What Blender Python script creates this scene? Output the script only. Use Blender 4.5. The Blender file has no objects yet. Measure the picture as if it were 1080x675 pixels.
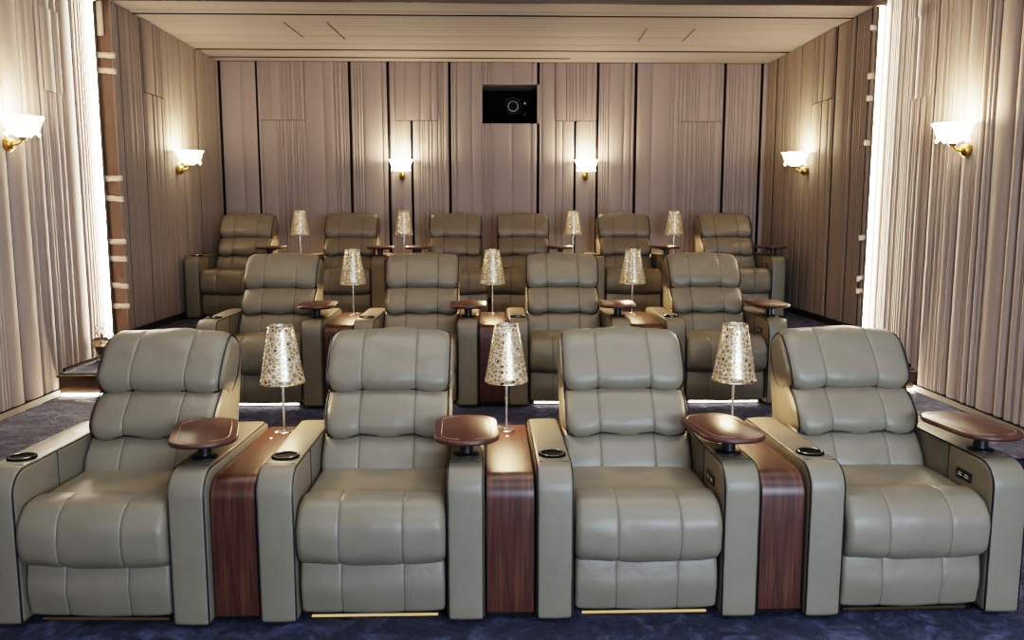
import bpy, math, random
from mathutils import Vector, Matrix, noise
random.seed(7)
C = bpy.context.scene.collection
PI = math.pi

# ------------------------------------------------------------ materials
def newmat(name):
    m = bpy.data.materials.new(name); m.use_nodes = True
    nt = m.node_tree; b = nt.nodes['Principled BSDF']
    return m, nt, b
def N(nt, t, **k):
    n = nt.nodes.new(t)
    for a, v in k.items(): setattr(n, a, v)
    return n
def ramp(nt, fac, stops):
    r = N(nt, 'ShaderNodeValToRGB')
    e = r.color_ramp.elements
    while len(e) < len(stops): e.new(.5)
    for i, (p, c) in enumerate(stops):
        e[i].position = p; e[i].color = (*c, 1)
    nt.links.new(fac, r.inputs[0]); return r.outputs[0]
def coords(nt, scale, kind='Object'):
    tc = N(nt, 'ShaderNodeTexCoord'); mp = N(nt, 'ShaderNodeMapping')
    mp.inputs['Scale'].default_value = scale
    nt.links.new(tc.outputs[kind], mp.inputs[0]); return mp.outputs[0]
def noise_tex(nt, vec, scale, detail=3, dist=0.0, rough=.5):
    n = N(nt, 'ShaderNodeTexNoise'); n.inputs['Scale'].default_value = scale
    n.inputs['Detail'].default_value = detail; n.inputs['Distortion'].default_value = dist
    n.inputs['Roughness'].default_value = rough
    nt.links.new(vec, n.inputs['Vector']); return n.outputs['Fac']
def bump(nt, b, h, strength, dist, prev=None):
    n = N(nt, 'ShaderNodeBump'); n.inputs['Strength'].default_value = strength
    n.inputs['Distance'].default_value = dist
    nt.links.new(h, n.inputs['Height'])
    if prev: nt.links.new(prev, n.inputs['Normal'])
    nt.links.new(n.outputs[0], b.inputs['Normal']); return n.outputs[0]

def leather(name, ca, cb, rough=.42):
    m, nt, b = newmat(name)
    v = coords(nt, (1, 1, 1))
    f = noise_tex(nt, v, 3.0, 3)
    nt.links.new(ramp(nt, f, [(.35, ca), (.65, cb)]), b.inputs['Base Color'])
    b.inputs['Roughness'].default_value = rough
    b.inputs['Specular IOR Level'].default_value = .5
    w = noise_tex(nt, v, 11, 2, 1.2)
    p = bump(nt, b, w, .16, .015)
    vo = N(nt, 'ShaderNodeTexVoronoi'); vo.inputs['Scale'].default_value = 260
    nt.links.new(v, vo.inputs['Vector'])
    bump(nt, b, vo.outputs['Distance'], .12, .002, p)
    return m
LEATHER = leather('leather_greige', (.183, .159, .121), (.203, .177, .137))
SEAM = leather('leather_seam', (.05, .048, .042), (.07, .066, .056), .7)
def plain(name, col, rough=.5, metal=0.0, spec=.5):
    m, nt, b = newmat(name)
    v = coords(nt, (1, 1, 1)); f = noise_tex(nt, v, 25, 2)
    nt.links.new(ramp(nt, f, [(.3, tuple(c * .88 for c in col)), (.7, col)]), b.inputs['Base Color'])
    b.inputs['Roughness'].default_value = rough; b.inputs['Metallic'].default_value = metal
    b.inputs['Specular IOR Level'].default_value = spec
    return m
PIPING = plain('dark_piping', (.018, .016, .018), .5)
BLACK = plain('black_plastic', (.012, .012, .014), .35)
CUPBLACK = plain('cup_black', (.006, .006, .007), .75, spec=.12)
BLACKGAP = plain('black_groove', (.010, .009, .010), .8, spec=.1)
CHROME = plain('brushed_chrome', (.75, .74, .73), .22, 1.0)
GOLD = plain('brass', (.62, .40, .13), .28, 1.0)
GREYMARK = plain('pale_mark', (.55, .55, .52), .5)
BROWN = plain('brown_paint', (.05, .03, .022), .8)
DARKBROWN = plain('dark_brown_beam', (.035, .022, .018), .5)
TAPE = plain('white_tape', (.40, .34, .29), .5)
DARKSKIRT = plain('dark_skirting', (.02, .016, .018), .5)
NOSING = plain('dark_gloss_step', (.045, .03, .022), .18)
def emis(name, col, s):
    m = bpy.data.materials.new(name); m.use_nodes = True; nt = m.node_tree
    nt.nodes.clear()
    o = N(nt, 'ShaderNodeOutputMaterial'); e = N(nt, 'ShaderNodeEmission')
    e.inputs[0].default_value = (*col, 1); e.inputs[1].default_value = s
    nt.links.new(e.outputs[0], o.inputs[0]); return m
LED = emis('warm_white_led', (1, .88, .70), 60)
LEDSTEP = emis('step_led', (1, .84, .62), 60)
LEDSEAT = emis('seat_led', (1, .88, .72), 12)
LEDDIM = emis('seat_led_dim', (1, .70, .32), .45)
LEDOFF = emis('seat_led_faint', (1, .7, .4), .04)
BULB = emis('bulb_glow', (1, .80, .50), 60)
REDDOT = emis('red_dot', (1, .35, .22), 7)

def wood(name, axis, ca, cb, cc, rough=.33):
    m, nt, b = newmat(name)
    sc = [3, 3, 3]; sc[axis] = 70
    v = coords(nt, tuple(sc)); f = noise_tex(nt, v, 1.0, 5, .3, .6)
    nt.links.new(ramp(nt, f, [(.3, ca), (.52, cb), (.72, cc)]), b.inputs['Base Color'])
    b.inputs['Roughness'].default_value = rough
    bump(nt, b, f, .12, .002)
    return m
WALNUT = wood('walnut', 0, (.040, .016, .012), (.075, .030, .022), (.125, .055, .036), .38)
TRAYWOOD = wood('tray_walnut', 0, (.058, .024, .02), (.08, .034, .027), (.10, .046, .036), .36)
TRAYLINE = plain('tray_inlay', (.36, .22, .16), .4)

def fabric(name, ca, cb, rough=.75, axis=2):
    m, nt, b = newmat(name)
    s = [16, 16, 16]; s[axis] = .9
    v = coords(nt, tuple(s)); f = noise_tex(nt, v, 1.0, 4, .25, .6)
    s2 = [1.3] * 3; s2[axis] = .7
    g = noise_tex(nt, coords(nt, tuple(s2)), 1.0, 2)
    mx = N(nt, 'ShaderNodeMath', operation='ADD'); mu = N(nt, 'ShaderNodeMath', operation='MULTIPLY')
    mu.inputs[1].default_value = .5
    nt.links.new(f, mx.inputs[0]); nt.links.new(g, mx.inputs[1]); nt.links.new(mx.outputs[0], mu.inputs[0])
    nt.links.new(ramp(nt, mu.outputs[0], [(.30, ca), (.70, cb)]), b.inputs['Base Color'])
    b.inputs['Roughness'].default_value = rough
    b.inputs['Specular IOR Level'].default_value = .35
    b.inputs['Sheen Weight'].default_value = .15
    p = bump(nt, b, f, .07, .015)
    w = noise_tex(nt, coords(nt, (1, 1, 1)), 420, 1)
    bump(nt, b, w, .10, .002, p)
    return m
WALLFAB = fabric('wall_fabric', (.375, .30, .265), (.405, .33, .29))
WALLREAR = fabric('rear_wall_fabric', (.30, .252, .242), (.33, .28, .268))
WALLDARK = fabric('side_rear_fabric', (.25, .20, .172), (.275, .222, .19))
CEILFAB = fabric('ceiling_fabric', (.33, .285, .265), (.37, .32, .30), axis=0)
CEILPLAIN = plain('front_ceiling_paint', (.25, .22, .20), .8)
PLINTH = plain('plinth_fabric', (.42, .36, .29), .6)

def carpet():
    m, nt, b = newmat('navy_carpet')
    v = coords(nt, (1, 1, 1))
    a = noise_tex(nt, v, 6, 5, 1.2, .68)
    nt.links.new(ramp(nt, a, [(.36, (.003, .003, .009)), (.50, (.011, .011, .026)), (.66, (.085, .09, .16))]), b.inputs['Base Color'])
    b.inputs['Roughness'].default_value = .85
    b.inputs['Sheen Weight'].default_value = .18
    b.inputs['Sheen Tint'].default_value = (.6, .65, 1, 1)
    h = noise_tex(nt, v, 28, 4, 1.0, .7)
    p = bump(nt, b, h, .8, .03)
    bump(nt, b, noise_tex(nt, v, 220, 2), .5, .006, p)
    return m
CARPET = carpet()

def shade_mat():
    m, nt, b = newmat('perforated_shade')
    uv = N(nt, 'ShaderNodeTexCoord').outputs['UV']
    vo = N(nt, 'ShaderNodeTexVoronoi', feature='DISTANCE_TO_EDGE'); vo.inputs['Scale'].default_value = 1
    v2 = N(nt, 'ShaderNodeTexVoronoi', feature='F1'); v2.inputs['Scale'].default_value = 1
    for x in (vo, v2):
        x.inputs['Randomness'].default_value = .75
        nt.links.new(uv, x.inputs['Vector'])
    # metal web where near a cell edge, plus a ring inside the cell
    near = N(nt, 'ShaderNodeMath', operation='LESS_THAN'); near.inputs[1].default_value = .065
    nt.links.new(vo.outputs['Distance'], near.inputs[0])
    core = N(nt, 'ShaderNodeMath', operation='LESS_THAN'); core.inputs[1].default_value = .26
    nt.links.new(v2.outputs['Distance'], core.inputs[0])
    sep = N(nt, 'ShaderNodeSeparateColor'); nt.links.new(v2.outputs['Color'], sep.inputs[0])
    some = N(nt, 'ShaderNodeMath', operation='GREATER_THAN'); some.inputs[1].default_value = .62
    nt.links.new(sep.outputs[0], some.inputs[0]); both = N(nt, 'ShaderNodeMath', operation='MULTIPLY')
    nt.links.new(core.outputs[0], both.inputs[0]); nt.links.new(some.outputs[0], both.inputs[1]); core = both
    b.inputs['Base Color'].default_value = (.95, .92, .86, 1)
    b.inputs['Emission Color'].default_value = (1, .76, .46, 1); b.inputs['Emission Strength'].default_value = .15  # faint emission on the metal web stands in for reflected light
    b.inputs['Metallic'].default_value = .75; b.inputs['Roughness'].default_value = .22
    cell = N(nt, 'ShaderNodeBsdfPrincipled')
    cell.inputs['Roughness'].default_value = .35; cell.inputs['Metallic'].default_value = .85
    mixc = N(nt, 'ShaderNodeMix', data_type='RGBA')
    nt.links.new(core.outputs[0], mixc.inputs[0])
    mixc.inputs[6].default_value = (.46, .35, .21, 1); mixc.inputs[7].default_value = (.05, .02, .02, 1)
    nt.links.new(mixc.outputs[2], cell.inputs['Base Color'])
    cell.inputs['Emission Color'].default_value = (1, .66, .32, 1)
    es = N(nt, 'ShaderNodeMath', operation='MULTIPLY_ADD')
    nt.links.new(core.outputs[0], es.inputs[0]); es.inputs[1].default_value = -.05; es.inputs[2].default_value = .06
    nt.links.new(es.outputs[0], cell.inputs['Emission Strength'])
    mix = N(nt, 'ShaderNodeMixShader')
    nt.links.new(near.outputs[0], mix.inputs[0]); nt.links.new(cell.outputs[0], mix.inputs[1]); nt.links.new(b.outputs[0], mix.inputs[2])
    nt.links.new(mix.outputs[0], nt.nodes['Material Output'].inputs[0])
    return m
SHADE = shade_mat()
def glass_mat():
    m, nt, b = newmat('glowing_petal_glass')
    v = coords(nt, (1, 1, 1)); f = noise_tex(nt, v, 40, 3, 1.5)
    nt.links.new(ramp(nt, f, [(.3, (.95, .85, .65)), (.7, (1, .98, .92))]), b.inputs['Base Color'])
    b.inputs['Roughness'].default_value = .15
    b.inputs['Transmission Weight'].default_value = .55
    lw = N(nt, 'ShaderNodeMath', operation='MULTIPLY_ADD'); nt.links.new(f, lw.inputs[0])
    lw.inputs[1].default_value = 11.0; lw.inputs[2].default_value = .3
    b.inputs['Emission Color'].default_value = (1, .82, .52, 1)
    nt.links.new(lw.outputs[0], b.inputs['Emission Strength'])
    bump(nt, b, f, .5, .01)
    return m
PETAL = glass_mat()
CLEAR, _nt, _b = newmat('clear_glass')
_b.inputs['Transmission Weight'].default_value = .9; _b.inputs['Roughness'].default_value = .05
_b.inputs['Base Color'].default_value = (.9, .85, .75, 1)
_f = noise_tex(_nt, coords(_nt, (1, 1, 1)), 60, 2); bump(_nt, _b, _f, .3, .005)

# ------------------------------------------------------------ mesh helpers
class MB:
    def __init__(s): s.v = []; s.f = []; s.mi = []; s.uv = None
    def add(s, vs, fs, mi=0):
        o = len(s.v); s.v += [tuple(p) for p in vs]
        for f in fs: s.f.append(tuple(i + o for i in f)); s.mi.append(mi)
    def grid(s, rows, closed=False, mi=0, mifun=None):
        o = len(s.v); n = len(rows[0])
        for r in rows: s.v += [tuple(p) for p in r]
        for i in range(len(rows) - 1):
            for j in range(n if closed else n - 1):
                k = (j + 1) % n
                s.f.append((o + i * n + j, o + i * n + k, o + (i + 1) * n + k, o + (i + 1) * n + j))
                s.mi.append(mifun(i, j) if mifun else mi)
    def cap(s, ring, mi=0, flip=False):
        o = len(s.v); s.v += [tuple(p) for p in ring]
        f = tuple(range(o, o + len(ring))); s.f.append(f[::-1] if flip else f); s.mi.append(mi)
    def tube(s, pts, r, n=6, mi=0, closed=False):
        pts = [Vector(p) for p in pts]; rows = []; prev = None
        L = len(pts)
        for i, p in enumerate(pts):
            if closed: d = pts[(i + 1) % L] - pts[i - 1]
            else: d = pts[min(i + 1, L - 1)] - pts[max(i - 1, 0)]
            d.normalize()
            if prev is None:
                a = Vector((0, 0, 1)) if abs(d.z) < .9 else Vector((1, 0, 0))
                u = d.cross(a).normalized()
            else:
                u = (prev - d * prev.dot(d)).normalized()
            prev = u; w = d.cross(u)
            rr = r[i] if isinstance(r, (list, tuple)) else r
            rows.append([p + (u * math.cos(2 * PI * k / n) + w * math.sin(2 * PI * k / n)) * rr for k in range(n)])
        if closed: rows.append(rows[0])
        s.grid(rows, True, mi)
        if not closed: s.cap(rows[0], mi); s.cap(rows[-1], mi, True)
    def lathe(s, prof, n=24, c=(0, 0, 0), mi=0, wob=None):
        rows = []
        for r, z in prof:
            rows.append([(c[0] + r * math.cos(2 * PI * k / n) * (wob(k, n, z) if wob else 1),
                          c[1] + r * math.sin(2 * PI * k / n) * (wob(k, n, z) if wob else 1), c[2] + z) for k in range(n)])
        s.grid(rows, True, mi)
    def box(s, a, b, mi=0):
        x0, y0, z0 = a; x1, y1, z1 = b
        s.add([(x0,y0,z0),(x1,y0,z0),(x1,y1,z0),(x0,y1,z0),(x0,y0,z1),(x1,y0,z1),(x1,y1,z1),(x0,y1,z1)],
              [(0,3,2,1),(4,5,6,7),(0,1,5,4),(1,2,6,5),(2,3,7,6),(3,0,4,7)], mi)
    def build(s, name, mats, parent=None, smooth=True, loc=None, sharp=None, bevel=0):
        me = bpy.data.meshes.new(name); me.from_pydata(s.v, [], s.f)
        if not isinstance(mats, (list, tuple)): mats = [mats]
        for m in mats: me.materials.append(m)
        for p, i in zip(me.polygons, s.mi): p.material_index = i; p.use_smooth = smooth
        me.update()
        import bmesh
        bm = bmesh.new(); bm.from_mesh(me)
        bmesh.ops.remove_doubles(bm, verts=bm.verts, dist=1e-5)
        bmesh.ops.recalc_face_normals(bm, faces=bm.faces)
        if smooth:
            ang = math.radians(sharp or 45)
            for e in bm.edges:
                if len(e.link_faces) == 2 and e.calc_face_angle(0) > ang: e.smooth = False
        bm.to_mesh(me); bm.free()
        o = bpy.data.objects.new(name, me); C.objects.link(o)
        if loc: o.location = loc
        if parent: o.parent = parent
        if bevel:
            md = o.modifiers.new('bevel', 'BEVEL'); md.width = bevel; md.segments = 2
        return o
def tag(o, label=None, cat=None, group=None, kind=None):
    for k, v in (('label', label), ('category', cat), ('group', group), ('kind', kind)):
        if v: o[k] = v
    return o
def empty(name, loc, rz=0):
    o = bpy.data.objects.new(name, None); C.objects.link(o)
    o.location = loc; o.rotation_euler.z = rz; o.empty_display_size = .1; return o
def copy_tree(o, parent=None):
    c = o.copy(); C.objects.link(c); c.parent = parent
    for ch in list(o.children): copy_tree(ch, c)
    return c
def catmull(pts, n=5):
    out = []; L = len(pts)
    for i in range(L):
        p0, p1, p2, p3 = (pts[(i + k) % L] for k in (-1, 0, 1, 2))
        for j in range(n):
            t = j / n
            out.append(tuple(.5 * ((2 * b) + (c - a) * t + (2 * a - 5 * b + 4 * c - d) * t * t + (-a + 3 * b - 3 * c + d) * t ** 3)
                             for a, b, c, d in zip(p0, p1, p2, p3)))
    return out
def rpoly(pts, radii, seg=6):
    out = []; L = len(pts)
    for i in range(L):
        p = Vector(pts[i]); a = (Vector(pts[i - 1]) - p); b = (Vector(pts[(i + 1) % L]) - p)
        r = radii[i]
        if r <= 0: out.append(tuple(p)); continue
        a.normalize(); b.normalize()
        half = math.acos(max(-1, min(1, a.dot(b)))) / 2
        t = r / math.tan(half); cen = p + (a + b).normalized() * (r / math.sin(half))
        v0 = p + a * t - cen; v1 = p + b * t - cen
        a0 = math.atan2(v0.y, v0.x); a1 = math.atan2(v1.y, v1.x); d = (a1 - a0 + PI) % (2 * PI) - PI
        for k in range(seg + 1):
            q = a0 + d * k / seg; out.append((cen.x + r * math.cos(q), cen.y + r * math.sin(q)))
    return out
def densify(p, step):
    out = []
    for i in range(len(p)):
        a = Vector(p[i]); b = Vector(p[(i + 1) % len(p)]); n = max(1, int((b - a).length / step))
        for k in range(n): out.append(tuple(a.lerp(b, k / n)))
    return out
def normals2(p):
    L = len(p); area = sum(p[i][0] * p[(i + 1) % L][1] - p[(i + 1) % L][0] * p[i][1] for i in range(L))
    s = 1 if area > 0 else -1; out = []
    for i in range(L):
        dx = p[(i + 1) % L][0] - p[i - 1][0]; dy = p[(i + 1) % L][1] - p[i - 1][1]; l = math.hypot(dx, dy) or 1
        out.append((s * dy / l, -s * dx / l))
    return out
def sweep(mb, prof, x0, x1, r, seams=(), puff=0.0, depth=.006, sw=.006, wr=0.0, seed=0):
    """padded body: closed (y,z) outline swept along x, ends rounded by r, stitched seams pressed in"""
    w = x1 - x0; xs = set()
    for k in range(7):
        a = k / 6 * PI / 2; d = r * (1 - math.cos(a))
        xs.add(round(x0 + d, 5)); xs.add(round(x1 - d, 5))
    n = max(4, int(w / .03))
    for k in range(1, n): 
        x = x0 + r + (w - 2 * r) * k / n
        if all(abs(x - s) > sw * 2.4 for s in seams): xs.add(round(x, 5))
    for s in seams:
        for d in (-2.4, -1.3, -.6, -.22, .22, .6, 1.3, 2.4): xs.add(round(s + d * sw, 5))
    xs = sorted(xs); nm = normals2(prof); rows = []
    bounds = [x0] + sorted(seams) + [x1]
    for x in xs:
        e = 0
        d = min(x - x0, x1 - x)
        if d < r: e += r - math.sqrt(max(0, r * r - (r - d) ** 2))
        for s in seams: e += depth * math.exp(-abs((x - s) / sw) ** 1.3)
        for a, b in zip(bounds, bounds[1:]):
            if a <= x <= b: t = (x - a) / (b - a) * 2 - 1; e -= .28 * puff * (1 - t * t)
        t = (x - x0) / w * 2 - 1; e -= .8 * puff * (1 - t * t)
        row = []
        for i, ((py, pz), (ny, nz)) in enumerate(zip(prof, nm)):
            ee = e
            if wr: ee += wr * noise.noise(Vector((x * 9 + seed * 7.1, py * 9, pz * 14))) + .5 * wr * noise.noise(Vector((x * 26, py * 18 + seed, pz * 18)))
            row.append((x, py - ny * ee, pz - nz * ee))
        rows.append(row)
    def mf(i, j):
        xm = (xs[i] + xs[i + 1]) / 2
        return 1 if any(abs(xm - s) < sw * .3 for s in seams) else 0
    mb.grid(rows, True, mifun=mf)
    mb.cap(rows[0]); mb.cap(rows[-1], flip=True)
def pipe_curve(prof, x, off, i0=0, i1=None, inset=0.0):
    nm = normals2(prof); out = []
    for (y, z), (ny, nz) in list(zip(prof, nm))[i0:i1]:
        out.append((x, y - ny * inset, z - nz * inset))
    return out

# ------------------------------------------------------------ recliner
AW = .142; SW = .565; TW = SW + 2 * AW          # arm width, seat width, overall
ARM = densify(rpoly([(0, .012), (0, .602), (.80, .602), (.80, .012)], [.015, .095, .05, .015], 8), .05)
HX = .118                                        # seam offset
REC = math.radians(27)
def back(n, t):  # local back frame -> (y,z); n forward, t up the back
    return (.498 + t * math.sin(REC) - n * math.cos(REC), .466 + t * math.cos(REC) + n * math.sin(REC))
def droop(pts, t0, t1, A=.014, side=.018):
    """soft pillow outline: lower edge hangs between the seams, corners tucked in"""
    out = []; hw = SW / 2
    for x, y, z in pts:
        dy, dz = y - .498, z - .466
        t = dy * math.sin(REC) + dz * math.cos(REC); n = -dy * math.cos(REC) + dz * math.sin(REC)
        u = (t - t0) / (t1 - t0)
        ax = abs(x)
        lobe = (math.cos(PI * x / (2 * HX)) ** 2 * .45 if ax < HX else math.sin(PI * min(1, (ax - HX) / (hw - HX) * .9)) )
        wlow = max(0, 1 - max(u, 0) / .35)
        t -= A * lobe * wlow
        corner = max(0, 1 - max(u, 0) / .22) ** 2 + .8 * max(0, (u - .80) / .20) ** 2
        k = 1 - side * corner * (ax / hw) ** 2 * 2.2 + .010 * math.sin(PI * max(0, min(1, u)))
        t += .012 * max(0, u - .6) * (1 - (ax / hw) ** 4 * 2)
        out.append((x * k, .498 + t * math.sin(REC) - n * math.cos(REC), .466 + t * math.cos(REC) + n * math.sin(REC)))
    return out
HEAD = [back(*p) for p in catmull([(-.10, .345), (-.03, .338), (.036, .346), (.064, .385), (.060, .45), (.042, .525), (.010, .590), (-.040, .627), (-.11, .633), (-.155, .59), (-.16, .45)])]
MID = [back(*p) for p in catmull([(-.09, .145), (-.01, .133), (.044, .142), (.064, .180), (.056, .24), (.028, .31), (-.01, .365), (-.06, .38), (-.11, .33), (-.12, .22)])]
LUM = [back(*p) for p in catmull([(-.09, -.06), (-.01, -.06), (.030, -.03), (.040, .03), (.030, .09), (.0, .16), (-.03, .19), (-.09, .18), (-.11, .06)])]
SEATP = catmull([(.14, .30), (.13, .40), (.15, .452), (.25, .466), (.40, .464), (.52, .46), (.56, .40), (.55, .30), (.35, .28)])
ROLL = catmull([(.175, .30), (.18, .41), (.168, .460), (.11, .476), (.035, .462), (-.016, .408), (-.026, .335), (-.016, .275), (.02, .240), (.07, .236), (.13, .25)])
PANEL = densify(rpoly([(.028, .036), (.012, .135), (.028, .245), (.075, .245), (.075, .036)], [.018, .2, .02, .01, .01], 5), .03)
SHELL = densify(rpoly([back(-.05, -.02), back(-.06, .585), back(-.19, .605), (.80, .40), (.79, .10), (.50, .10)], [.02, .03, .07, .1, .03, .02], 5), .05)

def make_arm(side, root, name):
    # side -1 = left in the photo (cup holder), +1 = right (tray)
    x0 = side * (SW / 2) if side > 0 else -TW / 2; x1 = x0 + AW
    mb = MB(); sweep(mb, ARM, x0, x1, .016, puff=.003, wr=.0015, seed=side + 3)
    o = mb.build('armrest', [LEATHER, SEAM], root)
    p = MB()
    for x in (x0 + .006, x1 - .006):
        pts = pipe_curve(ARM, x, 0, inset=.004)
        p.tube(pts, .0042, 5, closed=True)
    # vertical seam on the inner face, cross seam where the top rolls down
    xi = x1 if side < 0 else x0
    p.tube([(xi - side * .0005, .30, .1), (xi - side * .0005, .30, .598)], .0022, 4)
    p.tube([(x0 + .012, .094, .6045), (x1 - .012, .094, .6045)], .0015, 4)
    p.build('piping', PIPING, o)
    return o
def make_recliner(seat0=-SW / 2, seat1=SW / 2, left=True, right=True, tray=1):
    root = empty('recliner_chair', (0, 0, 0))
    c = (seat0 + seat1) / 2; g = .004
    if left: make_arm(-1, root, 'armrest')
    if right: make_arm(1, root, 'armrest')
    mb = MB(); sweep(mb, SEATP, seat0 + g, seat1 - g, .03, puff=.004, wr=.003, seed=1)
    mb.build('seat', [LEATHER, SEAM], root)
    mb = MB(); sweep(mb, ROLL, seat0 + g, seat1 - g, .028, (c - HX, c + HX), .011, .0035, .004, .005, 2)
    mb.build('leg_rest', [LEATHER, SEAM], root)
    mb = MB(); sweep(mb, PANEL, seat0 + g + .004, seat1 - g - .004, .018, (c - HX, c + HX), .007, .003, .004, .003, 3)
    mb.build('front_panel', [LEATHER, SEAM], root)
    for nm, pr, dw, sd, pf, rr in (('lumbar_cushion', LUM, .0, 4, .006, .03), ('back_cushion', MID, -.004, 5, .012, .045), ('headrest', HEAD, .0, 6, .013, .045)):
        mb = MB(); hw = SW / 2 - g + dw
        sweep(mb, pr, -hw, hw, rr, (-HX, HX), pf, .0038, .0045, .006, sd)
        rng = {'headrest': (.338, .624), 'back_cushion': (.133, .38)}.get(nm)
        if rng: mb.v = droop(mb.v, *rng)
        o = mb.build(nm, [LEATHER, SEAM], root)
        if nm != 'lumbar_cushion':
            p = MB(); e = rr * .293
            for sx in (-1, 1):
                p.tube(droop(pipe_curve(pr, sx * (hw - e * .8), 0, inset=e - .004), *rng), .0042, 5, closed=True)
            i = 10 if nm == 'headrest' else 8
            y, z = pr[9]
            p.tube(droop([(x, y - .005 + .012 * (abs(x) / hw) ** 6, z - .004) for x in [(-hw + e * .6) + (2 * hw - 1.2 * e) * k / 40 for k in range(41)]], *rng), .0046, 5)
            p.build('piping', PIPING, o)
    mb = MB(); sweep(mb, SHELL, -SW / 2 + .012, SW / 2 - .012, .02, puff=.002)
    mb.build('back_shell', [LEATHER, SEAM], root)
    # base frame between the arms, underneath
    mb = MB(); mb.box((-SW / 2 + .02, .12, .02), (SW / 2 - .02, .70, .24)); mb.build('base', BLACK, root, False)
    mb = MB(); mb.box((seat0 + .04, .055, .006), (seat1 - .04, .066, .011)); mb.build('floor_light', LEDSEAT, root, False)
    if left:
        xc = -SW / 2 - AW / 2
        mb = MB(); mb.lathe([(0, .0072), (.040, .0072), (.044, .0105), (.050, .0115), (.0535, .009), (.054, .002)], 28)
        h = mb.build('cup_holder', CUPBLACK, root, loc=(xc, .185, .6015))
        mb = MB(); mb.tube([(.046*math.cos(a), .046*math.sin(a), .0112) for a in [2*PI*k/28 for k in range(28)]], .0011, 4, closed=True); mb.build('rim', CHROME, h)
    if tray:
        xc = tray * (SW / 2 + AW / 2)
        out = rpoly([(-.128, -.145), (.128, -.145), (.128, .285), (-.128, .285)], [.115] * 4, 10)
        mb = MB(); rows = []
        for k, (s, z) in enumerate([(.93, .0), (.985, .003), (1, .010), (1, .014), (.985, .020), (.965, .022)]):
            rows.append([(x * s, .07 + (y - .07) * s, z) for x, y in out])
        mb.grid(rows, True); mb.cap(rows[0], flip=True); mb.cap(rows[-1])
        t = mb.build('tray', TRAYWOOD, root, loc=(xc, .205, .672), sharp=60)
        mb = MB()
        for sx in (-1, 1):
            mb.tube([(sx * .098, -.04 + .22 * k / 10, .0225) for k in range(11)], .0013, 4)
            q = [(sx * (.098 - .07 * (1 - math.cos(a))), .18 + .07 * math.sin(a), .0225) for a in [PI / 2 * k / 8 for k in range(9)]]; mb.tube(q, .0013, 4)
            q = [(sx * (.098 - .07 * (1 - math.cos(a))), -.04 - .07 * math.sin(a), .0225) for a in [PI / 2 * k / 8 for k in range(9)]]; mb.tube(q, .0013, 4)
        mb.build('inlay', TRAYLINE, t)
        mb = MB(); mb.lathe([(.0, -.070), (.050, -.070), (.050, -.062), (.044, -.060), (.028, -.058), (.026, -.02), (.026, -.001), (0, -.001)], 24)
        mb.box((-.03, -.02, -.02), (.03, .12, -.001))
        mb.build('post', BLACK, t, sharp=35)
    if right:
        xi = SW / 2
        mb = MB(); mb.box((xi - .006, .135, .485), (xi + .004, .235, .525)); k = mb.build('control_panel', BLACK, root, False, bevel=.003)
        for y in (.162, .206):
            mb = MB(); mb.box((xi - .0075, y - .014, .498), (xi - .004, y + .014, .503)); mb.box((xi - .0075, y - .010, .507), (xi - .004, y + .010, .511))
            mb.build('button', GREYMARK, k, False)
    return root

def make_console(w, cf=0.0, cb=0.0, wb=None):
    root = empty('wooden_console', (0, 0, 0)); wb = wb or w
    def taper(vs):
        out = []
        for x, y, z in vs:
            t = y / .8; out.append((x * (1 + (wb / w - 1) * t) + cf + (cb - cf) * t, y, z))
        return out
    prof = densify(rpoly([(.018, .03), (.018, .567), (.80, .567), (.80, .03)], [.005, .085, .01, .005], 8), .08)
    mb = MB(); sweep(mb, prof, -w / 2 + .003, w / 2 - .003, .004); mb.v = taper(mb.v)
    mb.build('cabinet', WALNUT, root, sharp=50)
    mb = MB(); mb.box((-w / 2 + .01, .05, .0), (w / 2 - .01, .78, .032)); mb.v = taper(mb.v); mb.build('kick_plate', BLACK, root, False)
    mb = MB(); mb.lathe([(.0095, .0), (.0095, .002), (.006, .003), (0, .003)], 14); d = mb.build('touch_button', CHROME, root, loc=(-.0, .585, .5668))
    mb = MB(); mb.lathe([(.0055, .003), (.003, .0045), (0, .0045)], 12); mb.build('indicator', REDDOT, d)
    return root
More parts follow.
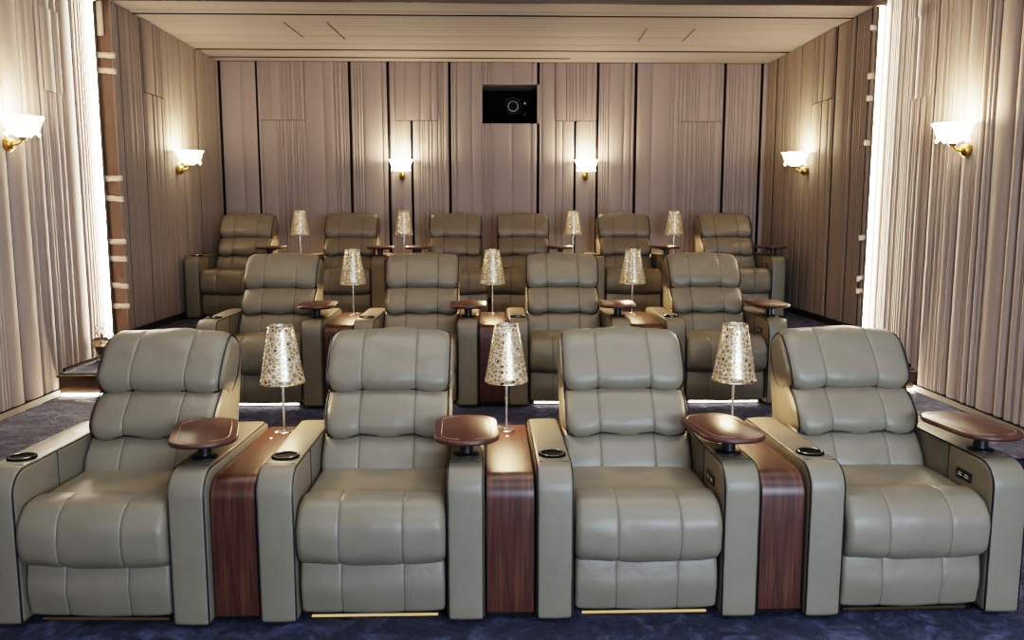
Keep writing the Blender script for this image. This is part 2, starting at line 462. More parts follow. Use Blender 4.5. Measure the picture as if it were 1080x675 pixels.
def make_lamp():
    root = empty('table_lamp', (0, 0, 0))
    mb = MB(); mb.lathe([(0, 0), (.040, 0), (.041, .003), (.036, .006), (.012, .009), (0, .010)], 28); mb.build('base', CHROME, root)
    mb = MB(); mb.lathe([(.0058, .006), (.0058, .255), (.011, .257), (.011, .30), (0, .30)], 14); mb.build('stem', CHROME, root, sharp=50)
    # shade with uv in metres / cell size
    n = 48; r0, r1, z0, z1 = .098, .054, .228, .485; rows = 10
    vs = []; uvs = []; fs = []
    for i in range(rows + 1):
        t = i / rows; r = r0 + (r1 - r0) * t; z = z0 + (z1 - z0) * t
        for k in range(n + 1):
            a = 2 * PI * k / n; vs.append((r * math.cos(a), r * math.sin(a), z)); uvs.append((k / n * 24, z * 50))
    for i in range(rows):
        for k in range(n):
            a = i * (n + 1) + k; fs.append((a, a + 1, a + n + 2, a + n + 1))
    me = bpy.data.meshes.new('lamp_shade'); me.from_pydata(vs, [], fs); me.materials.append(SHADE)
    ul = me.uv_layers.new(name='uv')
    for l in me.loops: ul.data[l.index].uv = uvs[l.vertex_index]
    for p in me.polygons: p.use_smooth = True
    o = bpy.data.objects.new('lamp_shade', me); C.objects.link(o); o.parent = root
    md = o.modifiers.new('thick', 'SOLIDIFY'); md.thickness = .0015
    mb = MB()
    for r, z in ((r0, z0), (r1, z1)):
        mb = MB(); mb.tube([(r * math.cos(a), r * math.sin(a), z) for a in [2 * PI * k / 36 for k in range(36)]], .0022, 6, closed=True); mb.build('rim', CHROME, o)
    mb = MB(); mb.lathe([(r1 - .002, z1 - .004), (.02, z1 - .006), (.0, z1 - .006)], 28); mb.build('cap', CHROME, o, sharp=60)
    mb = MB(); mb.lathe([(0, .30), (.018, .31), (.024, .335), (.018, .36), (0, .37)], 16); mb.build('bulb', emis('table_bulb', (1, .74, .42), 10), root)
    return root

# ------------------------------------------------------------ place the seating
Y1, Y2, Y3 = 2.972, 5.56, 8.05
Z2, Z3 = .225, .53
rows = [
  (Y1, 0.0, [-1.472, -.443, .602, 1.632]),
  (Y2, Z2, [-1.555, -.497, .557, 1.640]),
  (Y3, Z3, [-2.515, -1.43, -.345, .365, 1.43, 2.51]),
]
proto = make_recliner()
pL = make_recliner(-SW / 2, SW / 2 + .068, True, False, -1)
pR = make_recliner(-SW / 2 - .068, SW / 2, False, True, 1)
LAB = [
 ['grey-green leather recliner in the front row, leftmost, tray swung inwards',
  'grey-green leather recliner in the front row, second from left, glossy tray straight over its arm',
  'cool grey leather recliner in the front row, third from left, beside the tall middle lamp',
  'cool grey leather recliner in the front row, rightmost, nearest the right wall'],
 ['taupe leather recliner in the middle row, leftmost, behind the front left lamp',
  'taupe leather recliner in the middle row, second from left, behind the second front chair',
  'pale grey leather recliner in the middle row, third from left, right of the middle lamp',
  'pale grey leather recliner in the middle row, rightmost, behind the front right lamp'],
 ['brown leather recliner in the back row, leftmost, against the left wall',
  'brown leather recliner in the back row, second from left, between two lit lamps',
  'brown leather recliner in the back row, left seat of the joined middle pair',
  'brown leather recliner in the back row, right seat of the joined middle pair',
  'brown leather recliner in the back row, second from right, between two lit lamps',
  'brown leather recliner in the back row, rightmost, beside the right wall'],
]
ROT = [[17, 2, 9, 6], [4, 0, -4, 0], [0, 2, 0, 0, 4, 3]]
YAW = [[-2.2, 0, 0, .8], [0, 0, 0, 0], [0, 0, 0, 0, 0, 0]]
used = False
for r, (y, z, xs) in enumerate(rows):
    for i, x in enumerate(xs):
        if r == 2 and i == 2: o = pL
        elif r == 2 and i == 3: o = pR
        elif not used: o = proto; used = True
        else: o = copy_tree(proto)
        o.location = (x, y, z)
        o.rotation_euler.z = math.radians(YAW[r][i])
        tag(o, LAB[r][i], 'recliner', ['recliners in the front row', 'recliners in the middle row', 'recliners in the back row'][r])
        for ch in o.children:
            b = ch.name.split('.')[0]
            if b == 'tray': ch.rotation_euler.z = math.radians(ROT[r][i])
            if b == 'floor_light': ch.location.z = .009 if r == 1 else 0
            if b == 'floor_light':
                ch.material_slots[0].link = 'OBJECT'; ch.material_slots[0].material = LEDSEAT if r == 1 else (LEDDIM if (r, i) in ((0, 1), (0, 2)) else LEDOFF)
            if b == 'tray': ch['label'] = 'walnut swivel tray on a black post'
            if b == 'cup_holder': ch['label'] = 'round black cup holder'
            if b == 'control_panel': ch['label'] = 'black panel of seat buttons'

lampproto = make_lamp()
CL = [['walnut console in the front row between the two left recliners', 'walnut console in the middle of the front row', 'walnut console in the front row between the two right recliners'],
      ['walnut console in the middle row between the two left recliners', 'walnut console at the centre of the middle row', 'walnut console in the middle row between the two right recliners'],
      ['walnut console in the back row beside the leftmost recliner', 'walnut console in the back row left of the joined pair', 'walnut console in the back row right of the joined pair', 'walnut console in the back row beside the rightmost recliner']]
LL = [['perforated silver lamp on the front row console, left one of three', 'perforated silver lamp on the front row console, middle one of three', 'perforated silver lamp on the front row console, right one of three'],
      ['perforated gold-lit lamp in the middle row between the two left recliners', 'perforated gold-lit lamp at the centre of the middle row', 'perforated gold-lit lamp in the middle row between the two right recliners'],
      ['small golden perforated lamp in the back row, leftmost of four', 'small golden perforated lamp in the back row, second from left', 'small golden perforated lamp in the back row, second from right', 'small golden perforated lamp in the back row, rightmost of four']]
lf = True
pairs = [[(0, 1), (1, 2), (2, 3)], [(0, 1), (1, 2), (2, 3)], [(0, 1), (1, 2), (3, 4), (4, 5)]]
for r, (y, z, xs) in enumerate(rows):
    for k, (a, b) in enumerate(pairs[r]):
        sa, sb = (math.sin(math.radians(YAW[r][q])) for q in (a, b))
        ea = lambda t: xs[a] + TW / 2 - t * sa; eb = lambda t: xs[b] - TW / 2 - t * sb
        cx = (ea(0) + eb(0)) / 2; w = eb(0) - ea(0)
        co = make_console(w - .008, 0, (ea(.8) + eb(.8)) / 2 - cx, eb(.8) - ea(.8) - .008); co.location = (cx, y, z)
        tag(co, CL[r][k], 'console', 'walnut consoles between recliners')
        l = lampproto if lf else copy_tree(lampproto); lf = False
        dx = [.03, .0, .0][k] if r == 0 else [.0, .0, 0, 0][k]
        l.location = (cx + dx, y + .70, z + .5675); l.rotation_euler.z = (r * 3 + k) * .9
        tag(l, LL[r][k], 'table lamp', 'perforated table lamps on the consoles')
        d = bpy.data.lights.new('lamp_light', 'POINT'); d.energy = [6, 6, 7][r]; d.color = (1, .72, .40); d.shadow_soft_size = .03
        lo = bpy.data.objects.new('lamp_light', d); C.objects.link(lo); lo.location = (cx + dx, y + .70, z + .5675 + .245)

# ------------------------------------------------------------ room
XL, XR, NL, NR = -3.0, 3.165, -3.18, 3.24
YB, YS, ZC = 9.5, 6.88, 3.22
YF, ZF = -2.2, 3.9
WID = [.022, .026, .03, .035, .05, .08, .12, .17, .22]
def cells(a, b, rnd, fine=1.0):
    out = []; s = a
    while s < b - 1e-4:
        if rnd.random() < .45:
            seq = [rnd.choice(WID[:5]) * fine for _ in range(rnd.randint(2, 4))]
        else: seq = [rnd.choice(WID[5:]) * fine]
        for w in seq:
            if s + w > b - .02: w = b - s
            out.append((s, s + w)); s += w
            if s >= b - 1e-4: break
    return out
def pleats(mb, org, dirv, nrm, s0, s1, z0, z1, grooves=(), seed=0, h=.012, gw=.013, wob=.006, proud=0.0):
    """vertical padded fabric strips along a wall, black reveals at the grooves"""
    rnd = random.Random(seed); org = Vector(org); D = Vector(dirv); Nn = Vector(nrm)
    edges = [s0] + sorted(grooves) + [s1]; strips = []
    for i, (a, b) in enumerate(zip(edges, edges[1:])):
        aa = a + (gw if i > 0 else 0); bb = b - (gw if i < len(edges) - 2 else 0)
        strips += [(p, q, 0) for p, q in cells(aa, bb, rnd)]
        if i < len(edges) - 2: strips.append((b - gw, b + gw, 1))
    nz = max(2, int((z1 - z0) / .22)) + 1; zs = [z0 + (z1 - z0) * k / (nz - 1) for k in range(nz)]
    hard = set(round(g + d * gw, 4) for g in grooves for d in (-1, 1)) | {round(s0, 4), round(s1, 4)}
    def W(s, z):
        if round(s, 4) in hard: return 0
        return wob * noise.noise(Vector((s * 5.3 + seed, z * 1.6, seed * 3.1)))
    for a, b, k in strips:
        w = b - a; hh = h * min(1, .35 + w / .06); cols = []
        if k: prof = [(0, 0), (0, -.022), (1, -.022), (1, 0)]
        else: prof = [(0, 0), (.05, .45), (.14, .8), (.3, .97), (.5, 1), (.7, .97), (.86, .8), (.95, .45), (1, 0)]
        for u, d in prof:
            col = []
            for z in zs:
                wa, wb = W(a, z), W(b, z)
                s = (a + wa) + (b + wb - a - wa) * u
                q = org + D * s + Nn * (proud + (d * hh if not k else d))
                col.append((q.x, q.y, z))
            cols.append(col)
        mb.grid(cols, False, mi=k)
def slab(mb, x0, x1, y0, y1, z0, z1, mi=0): mb.box((x0, y0, z0), (x1, y1, z1), mi)
def struct(mb, name, mats, smooth=True, sharp=40):
    return tag(mb.build(name, mats, None, smooth, sharp=sharp), kind='structure')

# back wall (faces -y)
G = [-2.988, -2.573, -1.541, -1.114, -.428, .565, 1.237, 1.667, 2.676, 3.096]
mb = MB(); o, d, n = (0, YB, 0), (1, 0, 0), (0, -1, 0)
def bw(a, b, z0, z1, g=(), sd=0, pr=0.0): pleats(mb, o, d, n, a, b, z0, z1, g, sd, h=.0125, proud=pr)
ZQ = 2.585
bw(XL, -2.573, Z3, ZC, [-2.975], 1)
def col_split(a, b, p0, p1, sd, low=()):
    """column a..b with an upper block p0..p1 above the seam"""
    if p0 - a > .01: bw(a, p0, Z3, ZC, (), sd)
    if b - p1 > .01: bw(p1, b, Z3, ZC, (), sd + 1)
    bw(p0, p1, Z3, ZQ, low, sd + 2); bw(p0, p1, ZQ, ZC, (), sd + 3, .012)
    mb.box((p0, YB - .016, ZQ - .004), (p1, YB - .001, ZQ + .001), 1)
def groove(g, z0=Z3, z1=ZC):
    mb.box((g - .014, YB - .004, z0), (g + .014, YB + .02, z1), 1)
gg = .014
groove(-2.573); col_split(-2.573 + gg, -1.541 - gg, -2.53, -2.048, 10)
groove(-1.541); bw(-1.541 + gg, -1.114 - gg, Z3, ZC, (), 21)
groove(-1.114); col_split(-1.114 + gg, -.428 - gg, -1.04, -.56, 30, [-.855])
groove(-.428); bw(-.428 + gg, -.062, Z3, ZC, (), 41)
NZ0, NZ1 = 2.556, 2.985
bw(-.062, .551, Z3, NZ0, (), 43); bw(-.062, .551, NZ1, ZC, (), 43)
groove(.565, Z3, NZ0); groove(.565, NZ1, ZC); bw(.579, .60, NZ0, NZ1, (), 3)
bw(.60, .76, Z3, ZC, (), 50); bw(.579, .60, Z3, NZ0, (), 3); bw(.579, .60, NZ1, ZC, (), 3)
bw(.551, .579, NZ0, NZ1, (), 3)
bw(.76, 1.223, Z3, ZQ, [.983], 52); bw(.76, 1.223, ZQ, ZC, (), 54, .012); mb.box((.76, YB - .016, ZQ - .004), (1.223, YB - .001, ZQ + .001), 1)
groove(1.237); bw(1.251, 1.653, Z3, ZC, (), 60)
groove(1.667); col_split(1.681, 2.662, 2.16, 2.644, 70)
groove(2.676); bw(2.69, 3.082, Z3, ZC, (), 80)
groove(3.096); bw(3.11, XR, Z3, ZC, (), 81)
struct(mb, 'wall_back', [WALLREAR, BLACKGAP])
# backing behind, with the projector recess as a lined opening
mb = MB()
for a in ((XL - .3, -.062, 0, ZF), (.551, XR + .3, 0, ZF), (-.062, .551, 0, NZ0), (-.062, .551, NZ1, ZF)):
    mb.box((a[0], YB + .03, a[2]), (a[1], YB + .08, a[3]))
struct(mb, 'wall_back_core', DARKSKIRT, False)
mb = MB(); mb.box((-.062, YB - .003, NZ1), (.551, YB + .5, NZ1 + .02), 1)
mb.box((-.075, YB, NZ0), (-.062, YB + .5, NZ1)); mb.box((.551, YB, NZ0), (.564, YB + .5, NZ1)); mb.box((-.062, YB, NZ0 - .015), (.551, YB + .5, NZ0)); mb.box((-.08, YB + .5, NZ0 - .02), (.57, YB + .52, NZ1 + .02))
struct(mb, 'trim_1', [BLACKGAP, WALLREAR], False)

# side walls: s runs along +y
def side(x, sgn, y0, y1, z0, z1, grooves, seed, mat, name, blocks=(), h=.012):
    mb = MB(); cuts = sorted(blocks)
    pos = y0
    for (a, b, zz) in cuts:
        pleats(mb, (x, 0, 0), (0, 1, 0), (sgn, 0, 0), pos, a, z0, z1, [g for g in grooves if pos < g < a - .02], seed + int(pos * 10), h)
        levels = [z0] + list(zz) + [z1]
        for i, (p, q) in enumerate(zip(levels, levels[1:])):
            pleats(mb, (x, 0, 0), (0, 1, 0), (sgn, 0, 0), a, b, p, q, [], seed + i * 5, h, proud=.010 * (i % 2))
            if i: mb.box((min(x, x + sgn * .014), a, p - .004), (max(x, x + sgn * .014), b, p + .002), 1)
        pos = b
    pleats(mb, (x, 0, 0), (0, 1, 0), (sgn, 0, 0), pos, y1, z0, z1, [g for g in grooves if pos + .02 < g < y1], seed + 99, h)
    return struct(mb, name, [mat, BLACKGAP])
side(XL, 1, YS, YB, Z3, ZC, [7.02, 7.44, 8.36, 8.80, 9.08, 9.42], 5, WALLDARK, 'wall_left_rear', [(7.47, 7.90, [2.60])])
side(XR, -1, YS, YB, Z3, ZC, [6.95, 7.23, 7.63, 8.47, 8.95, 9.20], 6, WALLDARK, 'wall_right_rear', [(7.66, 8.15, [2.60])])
side(NL, 1, YF, YS, 0, ZF, [5.62, 6.07, 5.15, 4.7, 4.1, 3.5, 2.9, 2.2, 1.4, .5, -.5, -1.4], 7, WALLFAB, 'wall_left', [(6.12, 6.36, [2.42, 3.0])], h=.032)
side(NR, -1, YF, YS, 0, ZF, [6.02, 5.63, 5.37, 4.97, 4.55, 4.1, 3.5, 2.9, 2.2, 1.4, .5, -.5, -1.4], 8, WALLFAB, 'wall_right', [(6.06, 6.34, [2.40, 3.0])], h=.032)
# returns where the room narrows: brown strip facing the seats
mb = MB(); mb.box((NL, YS, .3), (XL + .002, YS + .03, ZF)); mb.box((NL - .1, YS, 0), (NL + .001, YB + .1, ZF)); struct(mb, 'trim_2', BROWN, False)
mb = MB(); mb.box((XR - .002, YS, .3), (NR, YS + .03, ZF)); mb.box((NR - .001, YS, 0), (NR + .1, YB + .1, ZF)); struct(mb, 'trim_3', BROWN, False)
# rear ceiling, bulkhead, front ceiling
mb = MB()
def cpleat(y0, y1, sd):
    rnd = random.Random(sd); y = y0; 
    while y < y1 - 1e-4:
        w = rnd.choice([.04, .06, .12, .2, .3]); w = w if y + w < y1 - .03 else y1 - y
        cols = []
        for u, dd in [(0, 0), (.04, .6), (.12, .9), (.5, 1), (.88, .9), (.96, .6), (1, 0)]:
            cols.append([(XL + (XR - XL) * k / 16, y + w * u + .006 * noise.noise(Vector((k * .5, y, sd))) * (1 if 0 < u < 1 else 0), ZC + .012 - dd * .006) for k in range(17)])
        mb.grid(cols); y += w
for a, b, sd in ((YS - .04, 7.32, 1), (7.335, 8.85, 2), (8.862, 9.26, 3), (9.285, YB, 4)): cpleat(a, b, sd)
for y, w, x0, x1 in ((7.3275, .010, XL, XR), (8.856, .008, XL, XR), (9.27, .016, XL, .9)): mb.box((x0, y - w, ZC + .002), (x1, y + w, ZC + .03), 1)
mb.box((XL - .2, YS - .04, ZC + .013), (XR + .2, YB + .1, ZC + .06), 0)
for (xa, ya, xb, yb) in ((-1.80, 7.62, -1.766, 8.245), (-1.42, 7.62, -1.38, 8.30), (1.454, 7.784, 1.474, 8.33), (1.896, 7.772, 1.911, 8.317)):
    mb.tube([(xa, ya, ZC + .004), (xb, yb, ZC + .004)], .0035, 6, 1)
struct(mb, 'ceiling', [CEILFAB, BLACKGAP])
mb = MB(); mb.box((NL - .1, YS - .06, ZC - .012), (NR + .1, YS - .04, ZF)); struct(mb, 'trim_4', DARKBROWN, False)
mb = MB(); mb.box((NL - .1, YF, ZF), (NR + .1, YS, ZF + .05)); struct(mb, 'ceiling_front', CEILPLAIN, False)
mb = MB(); mb.box((NL - .1, YF - .05, 0), (NR + .1, YF, ZF)); struct(mb, 'wall_front', CEILPLAIN, False)
# floors
def carpet_grid(x0, x1, y0, y1, z, step, amp):
    mb = MB(); nx = int((x1 - x0) / step); ny = int((y1 - y0) / step); rows = []
    for j in range(ny + 1):
        y = y0 + (y1 - y0) * j / ny
        rows.append([(x0 + (x1 - x0) * i / nx, y, z + amp * (noise.noise(Vector(((x0 + (x1 - x0) * i / nx) * 9, y * 9, z))) + .6 * noise.noise(Vector((i * .31, j * .31, 3)))) - amp * .6) for i in range(nx + 1)])
    mb.grid(rows); return mb
mb = carpet_grid(NL, NR, 2.2, 3.3, 0, .013, .011)
mb.box((NL, YF, -.05), (NR, 2.2, -.006)); mb.box((NL, 3.3, -.05), (NR, 4.35, -.002)); mb.box((NL, 2.2, -.06), (NR, 3.3, -.03))
struct(mb, 'floor', CARPET)
mb = carpet_grid(NL, NR, 4.30, YS, Z2, .03, .006); mb.box((NL, 4.30, 0), (NR, YS - .02, Z2 - .02))
struct(mb, 'floor_middle', CARPET)
mb = MB(); mb.box((NL, YS - .03, 0), (NR, YB, Z3)); struct(mb, 'floor_rear', CARPET, False)
# aisle steps with led under the nosing
for s, x0, x1, lab in ((1, NL, -2.12, 'left'), (-1, 2.32, NR, 'right')):
    e = empty('aisle_step', ((x0 + x1) / 2, 6.0, Z2)); hw = (x1 - x0) / 2
    mb = MB(); mb.box((-hw + .03, .03, 0), (hw - .003, .87, .135)); mb.build('riser', NOSING, e, False)
    mb = MB(); mb.box((-hw + .03, -.005, .135), (hw - .003, .87, .152)); mb.build('tread', NOSING, e, False, bevel=.004)
    mb = MB(); mb.box((-hw + .03, .055, .1521), (hw - .003, .87, .158)); mb.build('carpet_pad', CARPET, e, False)
    mb = MB(); mb.box((-hw + .05, .018, .002), (hw - .02, .030, .012)); mb.build('light_strip', LEDSTEP, e, False)
    mb = MB(); mb.box((-hw + .05, -.003, .153), (hw - .02, .003, .1535)); mb.build('nosing_glint', LEDDIM, e, False)  # highlight on the glossy tread edge, made as a dim glowing line
    tag(e, f'dark glossy aisle step with glowing strip at its foot, by the {lab} wall', 'step', 'aisle steps')
# plinths: lower run, riser turn-up, upper run
for x, sgn, nm in ((NL, 1, 'left'), (NR, -1, 'right')):
    mb = MB(); xa, xb = sorted((x, x + sgn * .035))
    mb.box((xa, YF, 0), (xb, 4.3, .05)); mb.box((xa, 4.3, Z2), (xb, 6.16, Z2 + .045)); mb.box((xa, 6.12, Z2), (xb, YS, Z2 + .18))
    xa, xb = sorted((x, x + sgn * .040)); mb.box((xa, 4.3, Z2 + .043), (xb, 6.15, Z2 + .050), 1); mb.box((xa, 6.10, Z2 + .178), (xb, YS, Z2 + .186), 1); mb.box((xa, 6.10, Z2 + .043), (xb, 6.108, Z2 + .186), 1)
    struct(mb, 'baseboard_' + nm, [PLINTH, BLACKGAP], False)
for x, sgn, nm in ((XL, 1, 'left_rear'), (XR, -1, 'right_rear')):
    mb = MB(); xa, xb = sorted((x, x + sgn * .03)); mb.box((xa, YS, Z3), (xb, YB, Z3 + .06)); struct(mb, 'baseboard_' + nm, DARKSKIRT, False)
mb = MB(); mb.box((XL, YB - .03, Z3), (XR, YB - .01, Z3 + .06)); struct(mb, 'baseboard_back', DARKSKIRT, False)

# vertical led strips in the corners of the near walls
for x, sgn, nm in ((NL, 1, 'left'), (NR, -1, 'right')):
    e = empty('light_strip', (x, YS, .42))
    mb = MB(); xa, xb = sorted((sgn * .004, sgn * .070)); mb.box((xa, -.030, 0), (xb, -.006, ZF - .45)); mb.build('diffuser', LED, e, False)
    mb = MB(); xa, xb = sorted((sgn * .002, sgn * .073)); mb.box((xa, -.0058, 0), (xb, -.001, ZF - .45)); xa, xb = sorted((sgn * .071, sgn * .073)); mb.box((xa, -.040, 0), (xb, -.001, ZF - .45)); mb.build('channel', TAPE, e, False)  # side lip added to keep the diffuser's light off the brown return
    tag(e, f'tall glowing warm white light strip at the end of the {nm} wall panels', 'light strip')
# tape pieces across the brown returns
first = None
def tape_piece(x0, x1, z, tilt, lab, grp):
    e = MB(); n = 8; rows = []
    for k in range(n + 1):
        t = k / n; x = x0 + (x1 - x0) * t
        rows.append([(x, YS - .0012 - .002 * math.sin(t * PI), z + tilt * (t - .5) + q + .002 * math.sin(k * 2.1)) for q in (-.022, .022)])
    e.grid(rows); o = e.build('tape_strip', TAPE, None)
    md = o.modifiers.new('t', 'SOLIDIFY'); md.thickness = .002
    tag(o, lab, 'tape', grp)
lz = [2.80, 2.68, 1.83, 1.67, 1.32, 1.18, .96, .79]
ln = ['topmost', 'second from top', 'third from top', 'fourth from top', 'fourth from bottom', 'third from bottom', 'second from bottom', 'lowest']
for z, w in zip(lz, ln): tape_piece(NL + .055, XL + .035, z, random.uniform(-.02, .02), f'whitish tape strip across the left brown recess, {w} of eight', 'tape strips on the left recess')
rz = [3.05, 2.67, 2.49, 2.13, 1.35, 1.01, .90]
rn = ['topmost', 'second from top', 'third from top', 'middle', 'third from bottom', 'second from bottom', 'lowest']
for z, w in zip(rz, rn): tape_piece(XR - .055, NR - .05, z, random.uniform(.0, .03), f'whitish tape strip across the right brown recess, {w} one of seven', 'tape strips on the right recess')
mb = MB(); rows_ = [[(x, YS - .001, z) for x in (NL + .085, NL + .135)] for z in (ZC + .3, 3.3, 3.1, 2.95)]; mb.grid(rows_)
o = mb.build('fabric_flap', WALLFAB, None); md = o.modifiers.new('t', 'SOLIDIFY'); md.thickness = .008
tag(o, 'narrow beige fabric flap hanging above the tapes in the left brown recess', 'fabric strip')

# ------------------------------------------------------------ sconces
def make_sconce():
    e = empty('wall_sconce', (0, 0, 0))                  # wall at y=0, projects to -y
    mb = MB(); mb.lathe([(0, -.062), (.012, -.060), (.030, -.042), (.036, -.015), (.036, .012), (.028, .024), (0, .026)], 20, (0, -.034, -.04)); mb.build('bracket', GOLD, e, sharp=60)
    mb = MB(); mb.tube([(0, -.03, -.04), (0, -.07, -.055), (0, -.11, -.045), (0, -.13, -.015)], .009, 8); mb.lathe([(0, -.02), (.02, -.016), (.03, 0), (0, .004)], 16, (0, -.13, -.008)); mb.build('arm', GOLD, e)
    cup = lambda k, n, z: 1 + (.10 * (z / .13)) * math.cos(k / n * 2 * PI * 8)
    mb = MB(); mb.lathe([(.026, -.004), (.060, .008), (.092, .03), (.104, .06), (.110, .09), (.122, .115), (.128, .122)], 64, (0, -.13, .0), wob=cup)
    s = mb.build('glass_shade', PETAL, e); md = s.modifiers.new('t', 'SOLIDIFY'); md.thickness = .004
    mb = MB(); mb.lathe([(0, .0), (.012, .005), (.02, .03), (.024, .055), (.016, .08), (0, .088)], 16, (0, -.13, .005)); mb.build('bulb', BULB, e)
    for k in range(8):
        mb = MB(); a = 2 * PI * k / 8; c = Vector((.100 * math.cos(a), -.13 + .100 * math.sin(a), .012))
        mb.lathe([(0, -.016), (.008, -.006), (.010, 0), (.007, .008), (0, .014)], 6, c)
        mb.build('crystal_drop', PETAL, s, False)
    return e
sp = make_sconce(); fs = True
for x, y, z, rzz, lab, pw in (
    (NL + .016, 5.58, 2.05, PI / 2, 'glowing petal glass sconce on the left wall, nearest the camera', 9),
    (XL + .012, 8.12, 2.02, PI / 2, 'glowing glass sconce on the left rear wall above the back row', 8),
    (-.97, YB - .012, 2.02, 0, 'glowing glass sconce on the back wall, left of the projector opening', 8),
    (1.10, YB - .012, 2.02, 0, 'glowing glass sconce on the back wall, right of the projector opening', 8),
    (XR - .012, 8.18, 2.02, -PI / 2, 'glowing glass sconce on the right rear wall above the back row', 8),
    (NR - .016, 5.52, 2.02, -PI / 2, 'glowing petal glass sconce on the right wall, nearest the camera', 9)):
    s = sp if fs else copy_tree(sp); fs = False
    s.location = (x, y, z); s.rotation_euler.z = rzz
    tag(s, lab, 'wall lamp', 'petal glass wall sconces')
    v = Matrix.Rotation(rzz, 3, 'Z') @ Vector((0, -.13, .12))
    d = bpy.data.lights.new('sconce_light', 'POINT'); d.energy = pw * 2.6; d.color = (1, .77, .48); d.shadow_soft_size = .04
    lo = bpy.data.objects.new('sconce_light', d); C.objects.link(lo); lo.location = Vector((x, y, z)) + v

# ------------------------------------------------------------ projector in its recess
e = empty('projector', (.245, YB + .10, NZ0))
mb = MB(); prof = [(-.27, .03), (.27, .03), (.27, .36), (-.27, .36)]
mb.box((-.27, 0, .03), (.27, .36, .36)); mb.build('body', plain('projector_black', (.004, .004, .005), .9, spec=.05), e, False, bevel=.02)
mb = MB()
def hexr(r, y, cx=.04, cz=.205):
    q = [(-.55, -.85), (.55, -.85), (.95, .1), (.72, .75), (0, 1.0), (-.72, .75), (-.95, .1)]
    return [(cx + a * r, y, cz + b * r) for a, b in q]
mb.grid([hexr(.098, -.004), hexr(.098, -.012), hexr(.088, -.012), hexr(.084, .0)], True); mb.build('lens_surround', plain('dark_chrome', (.035, .035, .038), .45, .8), e, sharp=30)
mb = MB(); rows_ = []
for r, y in ((.062, -.002), (.062, -.03), (.05, -.03), (.042, -.01), (.02, -.016), (.001, -.02)): rows_.append([(.04 + r * math.cos(a), y, .20 + r * math.sin(a)) for a in [2 * PI * k / 28 for k in range(28)]])
mb.grid(rows_, True); mb.build('lens', plain('lens_black', (.006, .006, .009), .08), e, sharp=40)
for z in (.235, .115):
    mb = MB(); mb.lathe([(0, -.004), (.010, -.004), (.012, 0), (0, .004)], 12); o = mb.build('indicator', GREYMARK if z > .2 else plain('dim_mark', (.08, .08, .08)), e, loc=(.175, -.004, z)); o.rotation_euler.x = PI / 2
for x in (-.2, .2):
    mb = MB(); mb.lathe([(0, .0), (.018, 0), (.015, .031), (0, .031)], 12); mb.build('foot', BLACK, e, loc=(x, .06, 0.0)) ; mb = MB()
tag(e, 'black projector with round lens set in the back wall opening', 'projector')

# ------------------------------------------------------------ vase by the left strip
e = empty('glass_vase', (-3.075, 6.56, .3835))
cupw = lambda k, n, z: 1 + .07 * math.cos(k / n * 2 * PI * 6)
mb = MB(); mb.lathe([(0, .0), (.040, .0), (.046, .01), (.03, .04), (.034, .07), (.058, .12), (.066, .16), (.060, .185)], 36, wob=cupw); o = mb.build('bowl', CLEAR, e); md = o.modifiers.new('t', 'SOLIDIFY'); md.thickness = .003
mb = MB(); mb.lathe([(0, .05), (.028, .055), (.040, .09), (.048, .125), (0, .13)], 18); mb.build('filling', plain('amber_filling', (.22, .11, .03), .3), e)
tag(e, 'small footed glass vase holding amber filling on the left aisle step', 'vase')
d0 = MB(); rnd = random.Random(3)
for k in range(7):
    a = rnd.uniform(0, 2 * PI); r = rnd.uniform(.01, .045); h = rnd.uniform(.22, .30)
    top = (r * math.cos(a), r * math.sin(a), h); d0.tube([(0, 0, .135), (top[0] * .4, top[1] * .4, .2), top], .003, 5)
    for q in range(5):
        b = 2 * PI * q / 5; t = Vector(top); u = Vector((math.cos(b) * .018, math.sin(b) * .018, .012)); v = Vector((-math.sin(b) * .007, math.cos(b) * .007, 0))
        d0.add([t, t + u * .6 + v, t + u, t + u * .6 - v], [(0, 1, 2, 3)])
o = d0.build('dried_flowers', plain('dried_flower', (.09, .045, .05), .7), None, loc=(-3.075, 6.56, .3835)); tag(o, 'dark dried flowers standing in the glass vase by the light strip', 'flowers')

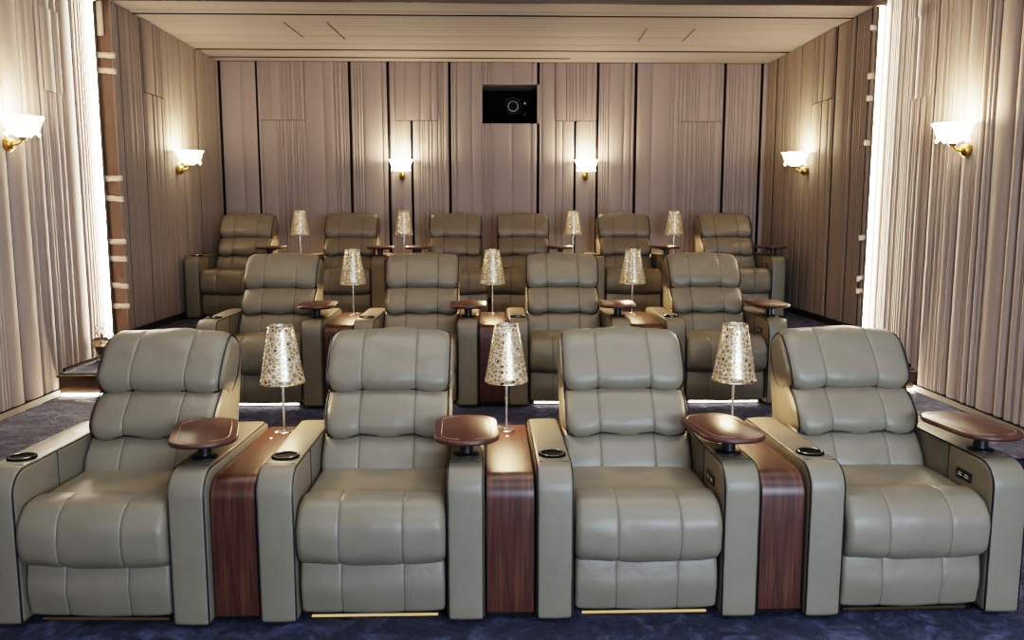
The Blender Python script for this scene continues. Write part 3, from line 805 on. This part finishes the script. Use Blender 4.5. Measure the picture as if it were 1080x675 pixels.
# ------------------------------------------------------------ lights, camera
def area(loc, target, sx, sy, energy, col, spread=PI):
    d = bpy.data.lights.new('area_light', 'AREA'); d.shape = 'RECTANGLE'; d.size = sx; d.size_y = sy; d.energy = energy; d.color = col; d.spread = spread
    o = bpy.data.objects.new('area_light', d); C.objects.link(o); o.location = loc
    o.rotation_euler = (Vector(target) - Vector(loc)).to_track_quat('-Z', 'Y').to_euler(); return o
area((1.9, -1.9, 1.5), (.9, 5, 1.3), 2.6, 1.5, 185, (.66, .81, 1))       # cold screen light
area((-1.6, -1.9, 2.3), (-.8, 5, .8), 2.4, 1.6, 16, (1, .96, .90))
area((0, 3.4, 3.86), (0, 3.0, 0), 4.5, 1.6, 26, (1, .90, .78), 2.0)       # unseen broad light below the front ceiling
area((0, 5.3, 3.84), (0, 7.3, .9), 4.6, .7, 20, (1, .76, .52), 2.2)  # added warm fill to brighten the two rear rows, no fixture there
area((1.0, 1.2, 3.86), (1.0, 2.4, 0), 3.6, 1.6, 60, (.78, .90, 1))
# warm grazing light of the vertical strips
for x, sgn in ((NL, 1), (NR, -1)):
    area((x + sgn * .07, YS - .05, 2.0), (x + sgn * .03, YS - 1.2, 2.0), .06, 3.0, 42, (1, .84, .60))
w = bpy.data.worlds.new('world'); bpy.context.scene.world = w; w.use_nodes = True
w.node_tree.nodes['Background'].inputs[0].default_value = (.5, .5, .55, 1); w.node_tree.nodes['Background'].inputs[1].default_value = .05

cam = bpy.data.cameras.new('camera'); co = bpy.data.objects.new('camera', cam); C.objects.link(co)
cam.sensor_width = 36; cam.lens = 870 / 1080 * 36; cam.clip_start = .05
pitch = math.atan(112 / 870); yaw = math.atan(25 / 870 * math.cos(pitch))
co.location = (0, 0, 1.547); co.rotation_euler = (PI / 2 - pitch, 0, -yaw)
sc = bpy.context.scene; sc.camera = co
sc.view_settings.view_transform = 'Filmic'; sc.view_settings.look = 'High Contrast'
sc.view_settings.exposure = .52
sc.cycles.use_denoising = True; sc.cycles.max_bounces = 6; sc.cycles.diffuse_bounces = 3; sc.cycles.sample_clamp_indirect = 4
sc.cycles.caustics_reflective = False; sc.cycles.caustics_refractive = False
